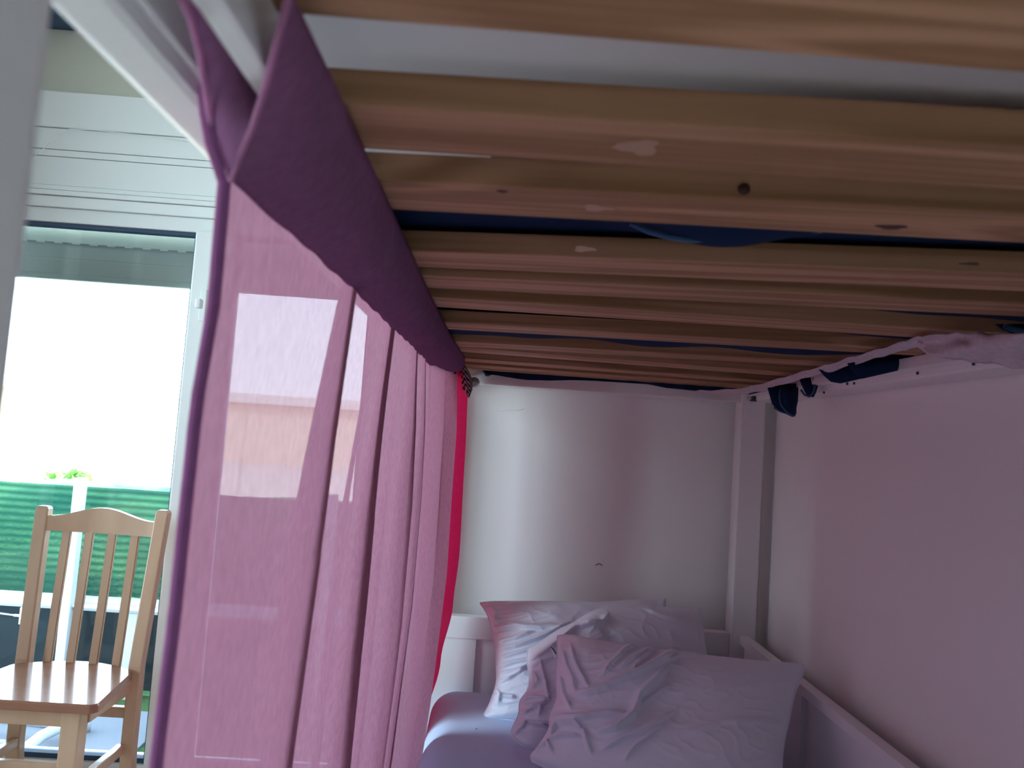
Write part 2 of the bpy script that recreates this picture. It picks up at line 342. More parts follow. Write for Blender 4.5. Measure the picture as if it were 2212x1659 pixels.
# ------------------------------------------------------------------ outside
tag(box('ground_lawn', -14, 8, 2.7, 24, -1.45, -1.35, 'lawn', bev=0), 'green lawn outside the glazed door', kind='structure')
tag(box('ground_beyond', -30, 20, 5.2, 60, -1.45, -1.345, 'stucco', bev=0), 'pale bare ground beyond the garden fence', kind='structure')
tag(box('terrace_paving', -3.2, -1.33, 2.64, 3.6, -1.36, -1.34, 'paving', bev=.004), 'grey paving strip outside the glazed door', kind='structure')
FY = 3.8
fn = tag(empty('garden_fence', (-2, FY, -1.35)), 'white framed garden fence with green netting above and grey netting below', 'fence')
zr0, zr1 = atY(110, 1309, FY).z, atY(110, 1284, FY).z
zt = atY(110, 1047, FY).z
box('rail', -4.5, .6, FY - .05, FY + .03, zr0, zr1, 'paint', fn, bev=.004)
box('rail', -4.5, .6, FY - .085, FY - .05, zr0 + .02, zr1 - .02, 'paint', fn, bev=.004)
def net(name, x0, x1, z0, z1, m, amp, y):
    rows = [[(lerp(x0, x1, j / 60), y + amp * ns(j * .5, i * .15), lerp(z0, z1, i / 8)) for j in range(61)] for i in range(9)]
    return grid(name, rows, m, fn)
tag(net('netting', -4.5, .6, zr1, zt, 'netting', .03, FY + .03), 'green shade netting')
tag(net('netting', -4.5, .6, -1.33, zr0, 'lownet', .02, FY + .03), 'dark grey netting')
pA = atY(176, 1200, FY); pB = atY(288, 1380, FY)
for x, ztop in ((pA.x, zt + .05), (pA.x - 1.1, zt + .05), (pA.x + 1.2, zt + .05), (pA.x - 2.2, zt + .05)):
    box('post', x - .022, x + .022, FY - .10, FY - .055, -1.35, ztop, 'paint', fn, bev=.004)
box('post', pB.x - .03, pB.x + .03, FY - .05, FY - .01, -1.35, zr0, 'paint', fn, bev=.004)
box('post', pB.x + .045, pB.x + .06, FY - .05, FY - .01, -1.35, zr0, 'paint', fn, bev=.002)
hk = atY(45, 1330, FY - .2)
h = tag(empty('cord_hook', (hk.x, hk.y, hk.z)), 'white plastic clip on a cord at the fence, left of the chair', 'clip')
tube('clip_body', [(hk.x - .03, hk.y, hk.z), (hk.x + .005, hk.y, hk.z), (hk.x + .01, hk.y, hk.z), (hk.x + .05, hk.y, hk.z)], [.006, .006, .013, .013], 'paint', h, 10)
box('clip_bar', hk.x - .004, hk.x + .008, hk.y - .006, hk.y + .006, hk.z - .038, hk.z + .038, 'paint', h)
tube('cord', [(hk.x - .03, hk.y, hk.z), (hk.x - .2, hk.y, hk.z + .012), (hk.x - .5, hk.y, hk.z + .05)], .004, 'paint', h, 6)
def bush(name, c, r, n, m, seed, label, cat, size=.05, group=None, sq=(1, 1, 1)):
    rnd = random.Random(seed); vs = []; fs = []
    for k in range(n):
        d = Vector((rnd.gauss(0, 1), rnd.gauss(0, 1), rnd.gauss(0, 1))).normalized() * (rnd.random() ** .4)
        p = Vector((c[0] + d.x * r * sq[0], c[1] + d.y * r * sq[1], c[2] + d.z * r * sq[2]))
        a = Vector((rnd.gauss(0, 1), rnd.gauss(0, 1), rnd.gauss(0, 1))).normalized(); b = a.orthogonal().normalized(); s = size * rnd.uniform(.6, 1.3)
        i = len(vs); vs += [p - a * s, p + b * s * .45, p + a * s, p - b * s * .45]; fs.append((i, i + 1, i + 2, i + 3))
    r_ = empty(name, (c[0], c[1], -1.35), label=label, cat=cat, group=group)
    tag(mesh('foliage', vs, fs, m, r_, smooth=False), kind='stuff')
    tube('stem', [(c[0], c[1], -1.36), (c[0] + .02, c[1], c[2])], .02, 'chair', r_, 6)
    return r_
bush('round_shrub', (-1.02, 3.35, -1.22), .24, 1500, 'leaf', 3, 'dark green shrub on the lawn beneath the chair seat', 'shrub', .03, sq=(1.2, .8, .8))
hr = []
for i in range(25):
    t = i / 24; row = []
    for j in range(141):
        x = lerp(-7, 2.5, j / 140); a = math.pi * t; d = .10 * ns(x * 2.1, t * 3, 1) + .06 * ns(x * 7, t * 9, 2)
        row.append((x, 4.9 - (.42 + d) * math.cos(a), -1.40 + (zt - .09 + 1.40 + .4 * d) * math.sin(a) ** .45))
    hr.append(row)
tag(grid('garden_hedge', hr, 'hedge'), 'dense clipped green hedge right behind the netting fence', 'hedge')
bc = atY(156, 1030, 6.3)
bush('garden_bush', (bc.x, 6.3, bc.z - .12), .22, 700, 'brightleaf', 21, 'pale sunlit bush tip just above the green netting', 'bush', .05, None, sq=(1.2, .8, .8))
# white tubular lounger leg on the terrace
tb = tag(empty('garden_lounger', (-1.5, 3.2, -1.35)), 'white tubular garden lounger frame on the paving under the chair', 'lounger')
q = [atZ(40, 1640, -1.28), atZ(62, 1612, -1.28), atZ(90, 1590, -1.28), atZ(130, 1571, -1.28), atZ(168, 1557, -1.28), atZ(190, 1549, -1.28)]
tube('frame_tube', q, .022, 'paint', tb, 10)
q2 = [p + Vector((-.7, .1, 0)) for p in q]
tube('frame_tube', q2, .022, 'paint', tb, 10)
for a, b in zip(q[1::2], q2[1::2]): tube('cross_tube', [a, b], .012, 'paint', tb, 8)
for p in (q[1], q[-1], q2[1], q2[-1]): tube('foot', [p, (p.x, p.y, -1.34)], .016, 'paint', tb, 8)
# far cream house
hb = tag(empty('far_house', (-7, 26, -1.35)), 'pale cream house far beyond the garden fence', 'house')
box('wall', -19, 3, 26, 33, -1.35, .62, 'stucco', hb, bev=0)
rows = [(-19.5, 25.6, .6), (3.5, 25.6, .6), (3.5, 29.5, 1.05), (-19.5, 29.5, 1.05), (3.5, 33.4, .6), (-19.5, 33.4, .6)]
mesh('roof', rows, [(0, 1, 2, 3), (3, 2, 4, 5), (0, 3, 5), (1, 4, 2), (0, 5, 4, 1)], 'stucco', hb, smooth=False)

# ------------------------------------------------------------------ the bunk bed
bed = tag(empty('bunk_bed', (.3, 1.3, FL)), 'white wooden bunk bed with pine slats under the upper berth', 'bunk bed')
BX0, BX1, BY0, BY1 = -.195, .83, .15, 2.37
def part(name, *a, label=None, **k):
    o = box(name, *a, bed, **k)
    if label: o['label'] = label
    return o
for (x0, x1, y0, y1, lb) in ((-.195, -.132, .150, .213, 'near left post, out of focus'), (.76, .83, .10, .17, None), (-.197, -.160, 2.335, 2.385, None), (.757, .83, 2.305, 2.37, 'post in the far corner by the wall')):
    part('post', x0, x1, y0, y1, FL, .62, 'lacquer', bev=.005, label=lb)
# upper berth
part('side_rail', -.195, -.163, .21, 2.31, .165, .32, 'lacquer', bev=.006, label='left rail of the upper berth')
part('side_rail', -.163, -.157, .21, 2.31, .172, .32, 'lacquer', bev=.003, label='inner face board of the left rail')
part('side_rail', .79, .866, .16, 2.31, .163, .32, 'lacquer', bev=.006, label='right rail of the upper berth')
part('slat_batten', -.131, -.117, .20, 2.31, .165, .199, 'lacquer', bev=.003, label='white batten carrying the slats on the left')
part('slat_batten', .757, .789, .18, 2.30, .178, .199, 'lacquer', bev=.002, label='white batten carrying the slats on the right')
part('end_rail', -.155, .757, 2.32, 2.405, .160, .32, 'lacquer', bev=.004, label='end rail of the upper berth')
part('end_rail', -.132, .757, .10, .14, .22, .32, 'lacquer', bev=.004)
part('guard_rail', -.185, -.163, .21, 2.31, .40, .47, 'lacquer', bev=.004)
tube('bolt', [(-.04, 2.318, .21), (-.04, 2.312, .21)], .009, 'dark', bed, 12)
# slats, each lying as it has slid in the frame: (yc at x=0, slope, width)
SL = [(.325, -.0, .078), (.4975, -.037, .074), (.6365, -.074, .080), (.8625, -.148, .080), (.995, -.125, .080), (1.155, -.047, .085), (1.398, -.106, .085),
      (1.669, -.138, .088), (1.793, .042, .088), (2.025, .036, .086), (2.190, .028, .080), (2.278, .01, .05)]
slats = []
for i, (yc, k, wd_) in enumerate([(.18, 0, .078)] + SL):
    x0, x1 = -.128, .778; xm = (x0 + x1) / 2
    s = box('slat', x0, x1, yc + k * xm - wd_ / 2, yc + k * xm + wd_ / 2, .200, .2235, 'pine', bed, bev=.002, rz=math.atan(k)); slats.append(s)
    s['piece'] = i
# pale filler patches and dark knots that can be picked out on the nearest slats
def spot(name, px, py, rx, ry, m, host, seed, lift=.0006):
    rnd = random.Random(seed); c = atZ(px, py, .1999 - lift / 2); vs = [Vector((c.x, c.y, .2 - lift))]; n = 22
    for k in range(n):
        a = 2 * math.pi * k / n; r = 1 + .22 * math.sin(3 * a + seed) + .12 * rnd.uniform(-1, 1)
        vs.append(Vector((c.x + math.cos(a) * rx * r, c.y + math.sin(a) * ry * r, .2 - lift * .6)))
    fs = [(0, k + 1, (k + 1) % n + 1) for k in range(n)]
    o = mesh(name, vs, fs, m, None, smooth=True); o.parent = host
    hm = Matrix.Translation(Vector(host.location) + Vector(bed.location)) @ host.rotation_euler.to_matrix().to_4x4()
    o.matrix_parent_inverse = Matrix(); loc = hm.inverted() @ Vector(o.location); o.location = loc; o.rotation_euler = (0, 0, -host.rotation_euler.z)
    return o
spot('filler_patch', 1378, 318, .014, .0125, 'glue', slats[2], 5)
spot('filler_patch', 1290, 450, .012, .008, 'glue', slats[3], 2)
spot('knot', 1085, 414, .0045, .0035, 'knot', slats[3], 3)
spot('knot', 1925, 491, .013, .0065, 'knot', slats[3], 4)
spot('knot', 2095, 570, .009, .006, 'knot', slats[4], 6)
spot('filler_patch', 1262, 538, .011, .012, 'glue', slats[4], 8)
kk = atY(1608, 408, .5815); tube('knot', [(kk.x, kk.y + .004, kk.z), (kk.x, kk.y - .0006, kk.z)], .0046, 'knot', bed, 12)
# metal hook in the corner
hx = atY(1628, 862, 2.29)
box('corner_bracket', hx.x - .004, hx.x + .004, 2.28, 2.30, .168, .21, 'dark', bed, bev=.001)
box('corner_bracket', hx.x - .008, hx.x + .012, 2.278, 2.30, .163, .168, 'dark', bed, bev=.001)
for px, py in ((1830, 829), (1845, 828), (1780, 848), (1982, 806), (2103, 786)):
    p = atX(px, py, .7885); tube('screw', [(.7895, p.y, p.z), (.787, p.y, p.z)], .003, 'dark', bed, 8)
# head board: cap, frame and recessed panel
hbd = empty('headboard'); hbd.parent = bed; hbd.location = -Vector(bed.location) + Vector((0, 0, ZO))
hbd.location = Vector((0, 2.33, -.7 + ZO)) - Vector(bed.location)
box('top_rail', -.132, .757, 2.318, 2.352, -.60, -.535, 'lacquer', hbd, bev=.003)
box('panel', -.132, .757, 2.330, 2.345, -1.0, -.595, 'lacquer', hbd, bev=0)
box('stile', -.132, .000, 2.322, 2.350, -1.0, -.585, 'lacquer', hbd, bev=.002)
box('stile', .733, .757, 2.322, 2.350, -1.0, -.537, 'lacquer', hbd, bev=.002)
box('bottom_rail', -.132, .757, 2.318, 2.352, -1.06, -.96, 'lacquer', hbd, bev=.003)
# wall side guard of the lower berth
gd = empty('side_guard'); gd.parent = bed; gd.location = Vector((.8, 1.3, -.7 + ZO)) - Vector(bed.location)
box('top_rail', .782, .812, .16, 2.31, -.563, -.539, 'lacquer', gd, bev=.002)
box('panel', .797, .808, .16, 2.31, -.95, -.56, 'lacquer', gd, bev=0)
for y0, y1 in ((1.853, 1.99), (.16, .30)):
    box('stile', .784, .800, y0, y1, -.95, -.562, 'lacquer', gd, bev=.001)
box('bottom_rail', .775, .812, .16, 2.31, -1.06, -.86, 'lacquer', gd, bev=.002)
part('lower_side_rail', -.19, -.158, .21, 2.31, -1.02, -.90, 'lacquer', bev=.005)
part('foot_rail', -.132, .76, .13, .155, -1.05, -.80, 'lacquer', bev=.004)
for k in range(8): box('lower_slat', -.158, .775, .32 + k * .26, .40 + k * .26, -.945, -.923, 'pine', bed, bev=.002)

# ------------------------------------------------------------------ mattresses and bedding
def cushion_box(name, x0, x1, y0, y1, z0, z1, r, m, label, cat, n=40, dz=None):
    """rounded soft block"""
    vs = []; fs = []; bm = bmesh.new(); bmesh.ops.create_cube(bm, size=1)
    bmesh.ops.scale(bm, vec=(x1 - x0, y1 - y0, z1 - z0), verts=bm.verts)
    bmesh.ops.bevel(bm, geom=bm.edges[:], offset=r, segments=6, affect='EDGES')
    me = bpy.data.meshes.new(name); bm.to_mesh(me); bm.free()
    o = link(name, me, m, smooth=True); o.location = ((x0 + x1) / 2, (y0 + y1) / 2, (z0 + z1) / 2 + ZO)
    return tag(o, label, cat)
MT = -.735
# lower mattress top as a gently hollowed, round-edged shape
def mattress():
    x0, x1, y0, y1, z0 = -.118, .772, .20, 2.312, -.92
    N1, N2 = 60, 90; rows = []
    def prof(a, lo, hi, r):
        d = min(a - lo, hi - a); 
        return 0 if d >= r else r - math.sqrt(max(0, r * r - (r - d) ** 2))
    for i in range(N2 + 1):
        v = i / N2; y = lerp(y0, y1, .5 - .5 * math.cos(math.pi * v)); row = []
        for j in range(N1 + 1):
            u = j / N1; x = lerp(x0, x1, .5 - .5 * math.cos(math.pi * u))
            z = MT - prof(x, x0, x1, .075) * 1.0 - prof(y, y0, y1, .06) + .004 * ns(x * 6, y * 5) - .006 * math.exp(-((x - .35) ** 2 + (y - 1.2) ** 2) / .2)
            row.append((x, y, z))
        rows.append([(row[0][0], row[0][1], z0)] + row + [(row[-1][0], row[-1][1], z0)])
    rows = [[(p[0], p[1], z0) for p in rows[0]]] + rows + [[(p[0], p[1], z0) for p in rows[-1]]]
    o = grid('mattress', rows, 'sheet'); return tag(o, 'lower mattress in a pale blue fitted sheet, under the pillows', 'mattress')
mattress()
tube('speck', [atZ(1028, 1574, MT + .001), atZ(1030, 1574, MT + .001)], .0012, 'dark', None, 6).parent = None
sp = bpy.data.objects['speck']; tag(sp, 'tiny dark speck lying on the pale blue sheet left of the pillows', 'speck')
cushion_box('mattress', -.149, .785, .15, 2.31, .236, .38, .012, 'ticking', 'pale mattress of the upper berth above the near slats', 'mattress')

# navy fitted sheet hanging between the slats
def navy_sheet():
    rows = []; gaps = []
    for (ya, ka, wa), (yb, kb, wb) in zip(SL, SL[1:]): gaps.append(((ya, ka, wa), (yb, kb, wb)))
    NY, NX = 300, 100
    for i in range(NY + 1):
        y = lerp(.665, 2.295, i / NY); row = []
        for j in range(NX + 1):
            x = lerp(-.147, .785, j / NX); z = .231 + .002 * ns(x * 9, y * 9)
            for gi, (A, B) in enumerate(gaps):
                ea = A[0] + A[1] * x + A[2] / 2; eb = B[0] + B[1] * x - B[2] / 2
                if ea < y < eb:
                    t = (y - ea) / (eb - ea); sh = math.sin(math.pi * t) ** .8; wdt = eb - ea
                    rt = max(0, min(1, (x - .25) / .35))
                    am = {3: .003, 4: .004 + .016 * rt, 5: .004 + .018 * rt, 6: .023, 7: .006, 8: .019, 9: .012, 10: .008}.get(gi, .003) + .007 * max(-.5, ns(x * 7 + gi * 7.3, gi * 3.1))
                    am = min(am, wdt * .5); sh = math.sin(math.pi * t) ** .4
                    if gi == 2: am = .002 + .026 * math.exp(-((x - .215) / .075) ** 2); sh = math.sin(math.pi * t) ** .8   # the big loop between the third and fourth slats
                    if gi < 2: am = 0
                    z -= am * sh
            row.append((x, y, max(z, .196 if not (.66 < y < .82) else .188)))
        rows.append(row)
    r = tag(empty('navy_bedsheet', (.3, 1.4, .24)), 'navy blue fitted sheet sagging between the slats of the upper berth', 'bedsheet')
    tag(grid('sheet_underside', rows, 'navy', r, solid=.0015))
    # scalloped edge in front of the end rail
    top = [(1043, 799), (1090, 803), (1200, 806), (1350, 812), (1500, 824), (1592, 838)]
    low = [(1043, 803), (1050, 813), (1062, 809), (1075, 811), (1110, 817), (1140, 821), (1190, 822), (1240, 821), (1290, 823), (1340, 826), (1400, 830), (1440, 838), (1500, 844), (1545, 846), (1592, 842)]
    rows = []
    for s in range(7):
        t = s / 6; row = []
        for j in range(81):
            x = lerp(1043, 1592, j / 80); yt = interp(top, x) - 6; yl = interp(low, x)
            p = atY(x, lerp(yt, yl, t), 2.306 - .010 * math.sin(j * .7) * t); row.append(p)
        rows.append(row)
    tag(grid('hanging_edge', rows, 'navy', r, solid=.002))
    # loops of elastic hem at the wall side
    def loop(pts, y, bulge, thick=.0016, m='navy'):
        n = len(pts); rows = []
        for s in range(9):
            t = s / 8; row = []
            for k in range(n):
                (xa, ya), (xb, yb) = pts[k]
                p = atY(lerp(xa, xb, t), lerp(ya, yb, t), y - bulge * math.sin(math.pi * t) * math.sin(math.pi * min(1, (k + .5) / n))); row.append(p)
            rows.append(row)
        return grid('hanging_loop', rows, m, r, solid=thick)
    loop([((1658, 838), (1705, 828)), ((1662, 852), (1708, 850)), ((1668, 872), (1715, 872)), ((1680, 886), (1720, 885)), ((1700, 893), (1719, 893)), ((1712, 899), (1716, 899))], 1.93, .02)
    loop([((1684, 832), (1724, 828)), ((1684, 850), (1724, 846)), ((1688, 872), (1723, 866)), ((1700, 888), (1719, 885)), ((1710, 897), (1716, 896))], 1.90, .03)
    loop([((1725, 815), (1790, 806)), ((1732, 832), (1768, 829)), ((1738, 845), (1762, 848)), ((1745, 856), (1757, 858))], 1.82, .02)
    loop([((1766, 795), (1960, 765)), ((1780, 812), (1960, 775)), ((1795, 825), (1960, 785)), ((1815, 828), (1900, 808)), ((1835, 822), (1850, 819))], 1.55, .01)
    loop([((1830, 785), (2010, 752)), ((1840, 800), (2008, 768)), ((1850, 812), (1990, 782)), ((1862, 818), (1975, 792))], 1.42, .01)
    loop([((2150, 700), (2330, 700)), ((2165, 712), (2330, 730)), ((2190, 722), (2330, 745)), ((2212, 735), (2330, 755))], 1.02, .01)
    loop([((1600, 842), (1660, 830)), ((1605, 848), (1662, 838)), ((1618, 852), (1655, 844))], 2.15, .01)
    for pts, y in (([(1672, 880), (1685, 888), (1700, 893), (1712, 899), (1716, 898), (1719, 890)], 1.925), ([(1686, 842), (1684, 858), (1688, 876), (1700, 890), (1714, 897)], 1.90),
                   ([(1757, 815), (1760, 832), (1757, 847), (1748, 857), (1738, 853), (1730, 842)], 1.80), ([(1362, 482), (1400, 500), (1450, 514), (1497, 519), (1560, 514), (1640, 506), (1740, 499), (1775, 497)], .735),
                   ([(1045, 802), (1050, 811), (1057, 811)], 2.30), ([(2170, 705), (2190, 712), (2230, 722)], 1.00), ([(1998, 778), (2006, 770), (2012, 766)], 1.40)):
        tag(tube('hem', [atY(a, b, y - .004) for a, b in pts], .0028 if y < 1 or y > 1.5 else .004, 'navyhem', r, 6), 'lighter blue hem')
navy_sheet()

# torn white non-woven strip along the wall side
def fleece():
    mid = [(1505, 844), (1545, 847), (1600, 846), (1640, 838), (1690, 823), (1740, 809), (1790, 796), (1840, 780), (1900, 763), (1950, 748), (1985, 738), (2030, 730), (2080, 728), (2130, 728), (2190, 730), (2260, 730)]
    half = [(1505, 1), (1560, 5), (1640, 8), (1700, 8), (1760, 8), (1840, 9), (1900, 9), (1960, 10), (1985, 12), (2010, 28), (2060, 38), (2120, 42), (2190, 48), (2260, 55)]
    dep = [(1505, 2.28), (1640, 2.0), (1750, 1.6), (1900, 1.3), (2000, 1.12), (2110, 1.02), (2260, .88)]
    rows = []
    for i in range(91):
        x = lerp(1505, 2260, i / 90); y = sinterp(mid, x); hw = interp(half, x); d = interp(dep, x); row = []
        for j in range(13):
            t = j / 12 * 2 - 1; wob = 2.0 * ns(x * .045, t * .7, 3) * (1 if hw < 15 else 2.4)
            yy = y + (hw * t if x < 1985 else hw * (t * .5 + .5) * 1.5 - 8) + wob + (1.6 * ns(x * .13, 5) if j in (0, 12) else 0)
            zz = .022 * math.sin(t * 2 + x * .02) * (0 if x < 1985 else 1)
            row.append(atY(x, yy, d + .02 * t * (1 if x < 1985 else 1.5) - .01 * ns(x * .02, t * 1.5) + zz))
        rows.append(row)
    o = grid('mattress_lining', rows, 'fleece', solid=.0008)
    tag(o, 'torn off-white fabric lining strip hanging under the slats beside the wall rail', 'fabric strip')
fleece()

# ------------------------------------------------------------------ pillows
def resample(pts, n):
    P = [atY(*p) for p in pts]; L = [0]
    for a, b in zip(P, P[1:]): L.append(L[-1] + (b - a).length)
    out = []
    for i in range(n + 1):
        s = L[-1] * i / n; k = 0
        while k < len(L) - 2 and L[k + 1] < s: k += 1
        t = (s - L[k]) / max(1e-9, L[k + 1] - L[k])
        p0, p1, p2, p3 = P[max(k - 1, 0)], P[k], P[k + 1], P[min(k + 2, len(P) - 1)]
        out.append(.5 * ((2 * p1) + (p2 - p0) * t + (2 * p0 - 5 * p1 + 4 * p2 - p3) * t * t + (3 * p1 - p0 - 3 * p2 + p3) * t ** 3))
    return out
def pillow(label, top, bottom, left, right, th, folds, seed, fine=1.0, creases=(), back=.5):
    """edges as runs of points; folds = (image polyline, height, width) raised ridges of the cover"""
    N, Mn = 210, 160
    T, B, Lf, Rt = resample(top, N), resample(bottom, N), resample(left, Mn), resample(right, Mn)
    base = [[None] * (N + 1) for _ in range(Mn + 1)]
    for i in range(Mn + 1):
        v = i / Mn
        for j in range(N + 1):
            u = j / N
            c = T[j] * (1 - v) + B[j] * v + Lf[i] * (1 - u) + Rt[i] * u - (T[0] * (1 - u) * (1 - v) + T[N] * u * (1 - v) + B[0] * (1 - u) * v + B[N] * u * v)
            base[i][j] = c
    nrm = ((T[N] - T[0]).cross(B[0] - T[0])).normalized()
    if nrm.y > 0: nrm = -nrm
    def toimg(p):
        c = R3.transposed() @ p; return (W / 2 + F * c.x / c.z, H / 2 + F * c.y / c.z)
    def segd(px, py, pl):
        best = 1e9; sgn = 0; tt = 0; tot = len(pl) - 1
        for k, ((ax, ay), (bx, by)) in enumerate(zip(pl, pl[1:])):
            dx, dy = bx - ax, by - ay; t = max(0, min(1, ((px - ax) * dx + (py - ay) * dy) / (dx * dx + dy * dy)))
            d = math.hypot(px - ax - t * dx, py - ay - t * dy)
            if d < best: best = d; sgn = (dx * (py - ay) - dy * (px - ax)); tt = (k + t) / tot
        return best, sgn, tt
    folds = [(a, b * 1.75, c * .72) for a, b, c in folds]
    front, rear = [], []
    for i in range(Mn + 1):
        v = i / Mn; fr, rr = [], []
        for j in range(N + 1):
            u = j / N
            e = max(0, (1 - abs(2 * u - 1) ** 3.2)) ** .62 * max(0, (1 - abs(2 * v - 1) ** 3.0)) ** .62
            p = base[i][j]; h = th * e
            # bunching near the side seams and soft random waves
            se = min(1, 4 * min(u, 1 - u, v, 1 - v) + .05)
            h += fine * .0045 * ns(u * 7 + seed, v * 9, seed) * e + fine * .004 * max(0, 1 - 5 * u) * math.sin(v * 60 + 4 * ns(v * 6, seed)) * min(1, u * 30)
            rg = 1 - abs(ns(u * 5 + 2 * seed, v * 17 + 3 * u + 1.5 * ns(u * 4, v * 4, seed), seed)); h += fine * .0085 * rg ** 5 * e * max(0, 1 - 2.0 * u)
            rg = 1 - abs(ns(u * 9 + v * 4 + seed, v * 11 - u * 6, 2 * seed)); h += fine * .0035 * rg ** 6 * e
            ix, iy = toimg(p + nrm * h)
            for pl, hh, ww in folds:
                if not (min(q[0] for q in pl) - 3 * ww < ix < max(q[0] for q in pl) + 3 * ww and min(q[1] for q in pl) - 3 * ww < iy < max(q[1] for q in pl) + 3 * ww): continue
                d, sg, tt = segd(ix, iy, pl)
                w_ = ww * (1.0 if sg < 0 else .45)      # one side steep, the other soft
                h += hh * math.exp(-(d / w_) ** 2) * min(1, min(tt, 1 - tt) * 5 + .25) * min(1, e * 3)
            fr.append(p + nrm * h); rr.append(p - nrm * th * back * e)
        front.append(fr); rear.append(rr)
    vs = [p for r in front for p in r]; nc = N + 1; n0 = len(vs); idx = {}
    fs = [(i * nc + j, (i + 1) * nc + j, (i + 1) * nc + j + 1, i * nc + j + 1) for i in range(Mn) for j in range(N)]
    for i in range(0, Mn + 1):
        for j in range(N + 1):
            if i in (0, Mn) or j in (0, N): idx[i, j] = i * nc + j
            else: idx[i, j] = len(vs); vs.append(rear[i][j])
    fs += [(idx[i, j], idx[i, j + 1], idx[i + 1, j + 1], idx[i + 1, j]) for i in range(Mn) for j in range(N)]
    r = tag(empty('pillow', tuple(B[N // 2])), label, 'pillow', 'white pillows at the bed head')
    del r['group']
    mesh('pillow_cover', vs, fs, 'pillow', r)
    # stitched seam round the rim
    rim = T + Rt[1:] + B[::-1][1:] + Lf[::-1][1:]
    rim = [p + nrm * .001 + Vector((0, 0, .0012 * ns(k * .35, seed))) for k, p in enumerate(rim)]
    tube('seam', rim[::2] + [rim[0]], .0022, 'pillow', r, 6, caps=False)
    return r

pillow('white pillow at the back, leaning on the headboard, nearest the curtain',
       top=[(1037, 1303, 2.24), (1075, 1300, 2.235), (1180, 1300, 2.235), (1290, 1302, 2.24), (1360, 1297, 2.245), (1415, 1296, 2.25), (1437, 1291, 2.25)],
       bottom=[(1039, 1554, 2.09), (1075, 1553, 2.07), (1180, 1560, 2.05), (1300, 1560, 2.05), (1440, 1545, 2.08)],
       left=[(1037, 1303, 2.24), (1054, 1330, 2.22), (1066, 1372, 2.19), (1071, 1420, 2.16), (1073, 1470, 2.13), (1062, 1510, 2.11), (1052, 1532, 2.10), (1039, 1554, 2.09)],
       right=[(1437, 1291, 2.25), (1437, 1350, 2.20), (1438, 1450, 2.14), (1440, 1545, 2.08)],
       th=.070, seed=1, fine=1.0,
       folds=[([(1070, 1362), (1110, 1352), (1165, 1356), (1210, 1352)], .009, 10), ([(1074, 1388), (1110, 1380), (1150, 1366)], .009, 8), ([(1076, 1405), (1120, 1395), (1180, 1372), (1230, 1345)], .010, 9),
              ([(1078, 1425), (1115, 1412), (1160, 1400)], .009, 7), ([(1078, 1443), (1110, 1432), (1150, 1425)], .009, 7), ([(1078, 1458), (1115, 1448), (1145, 1436)], .008, 6),
              ([(1072, 1478), (1090, 1470), (1140, 1440)], .008, 8), ([(1064, 1506), (1085, 1504), (1115, 1508)], .010, 9), ([(1060, 1330), (1066, 1350), (1080, 1335)], .006, 7),
              ([(1056, 1308), (1070, 1322), (1066, 1345)], .006, 6), ([(1062, 1482), (1078, 1500), (1074, 1520)], .007, 7)])
pillow('middle one of three white pillows, left end crumpled, right half smooth',
       top=[(1140, 1402, 2.03), (1170, 1385, 2.04), (1205, 1362, 2.055), (1240, 1345, 2.07), (1270, 1326, 2.08), (1300, 1315, 2.09), (1370, 1309, 2.10), (1440, 1313, 2.10), (1490, 1318, 2.10), (1511, 1317, 2.10)],
       bottom=[(1108, 1594, 1.92), (1130, 1612, 1.90), (1160, 1622, 1.89), (1240, 1640, 1.90), (1400, 1640, 1.92), (1545, 1600, 1.95)],
       left=[(1140, 1402, 2.03), (1139, 1430, 2.0), (1144, 1458, 1.98), (1140, 1490, 1.97), (1124, 1515, 1.955), (1120, 1545, 1.94), (1106, 1575, 1.93), (1108, 1594, 1.92)],
       right=[(1511, 1317, 2.10), (1517, 1350, 2.08), (1524, 1405, 2.05), (1535, 1480, 2.01), (1545, 1600, 1.95)],
       th=.062, seed=5, fine=.9,
       folds=[([(1146, 1428), (1175, 1410), (1240, 1356), (1290, 1346)], .012, 9), ([(1150, 1440), (1190, 1420), (1230, 1402), (1205, 1418)], .006, 7), ([(1255, 1345), (1300, 1345), (1312, 1330)], .012, 9),
              ([(1164, 1424), (1170, 1450), (1178, 1480), (1184, 1510)], .009, 6), ([(1150, 1450), (1158, 1470), (1146, 1490)], .009, 7), ([(1125, 1512), (1150, 1508), (1185, 1512)], .012, 8),
              ([(1135, 1530), (1160, 1522), (1180, 1518)], .012, 7), ([(1124, 1545), (1150, 1530), (1165, 1528), (1162, 1545)], .012, 7), ([(1112, 1565), (1140, 1562), (1185, 1568)], .013, 8),
              ([(1108, 1590), (1125, 1572), (1135, 1560)], .008, 6), ([(1300, 1350), (1330, 1390), (1360, 1430)], -.006, 25), ([(1395, 1315), (1430, 1330), (1470, 1338)], .004, 9)])
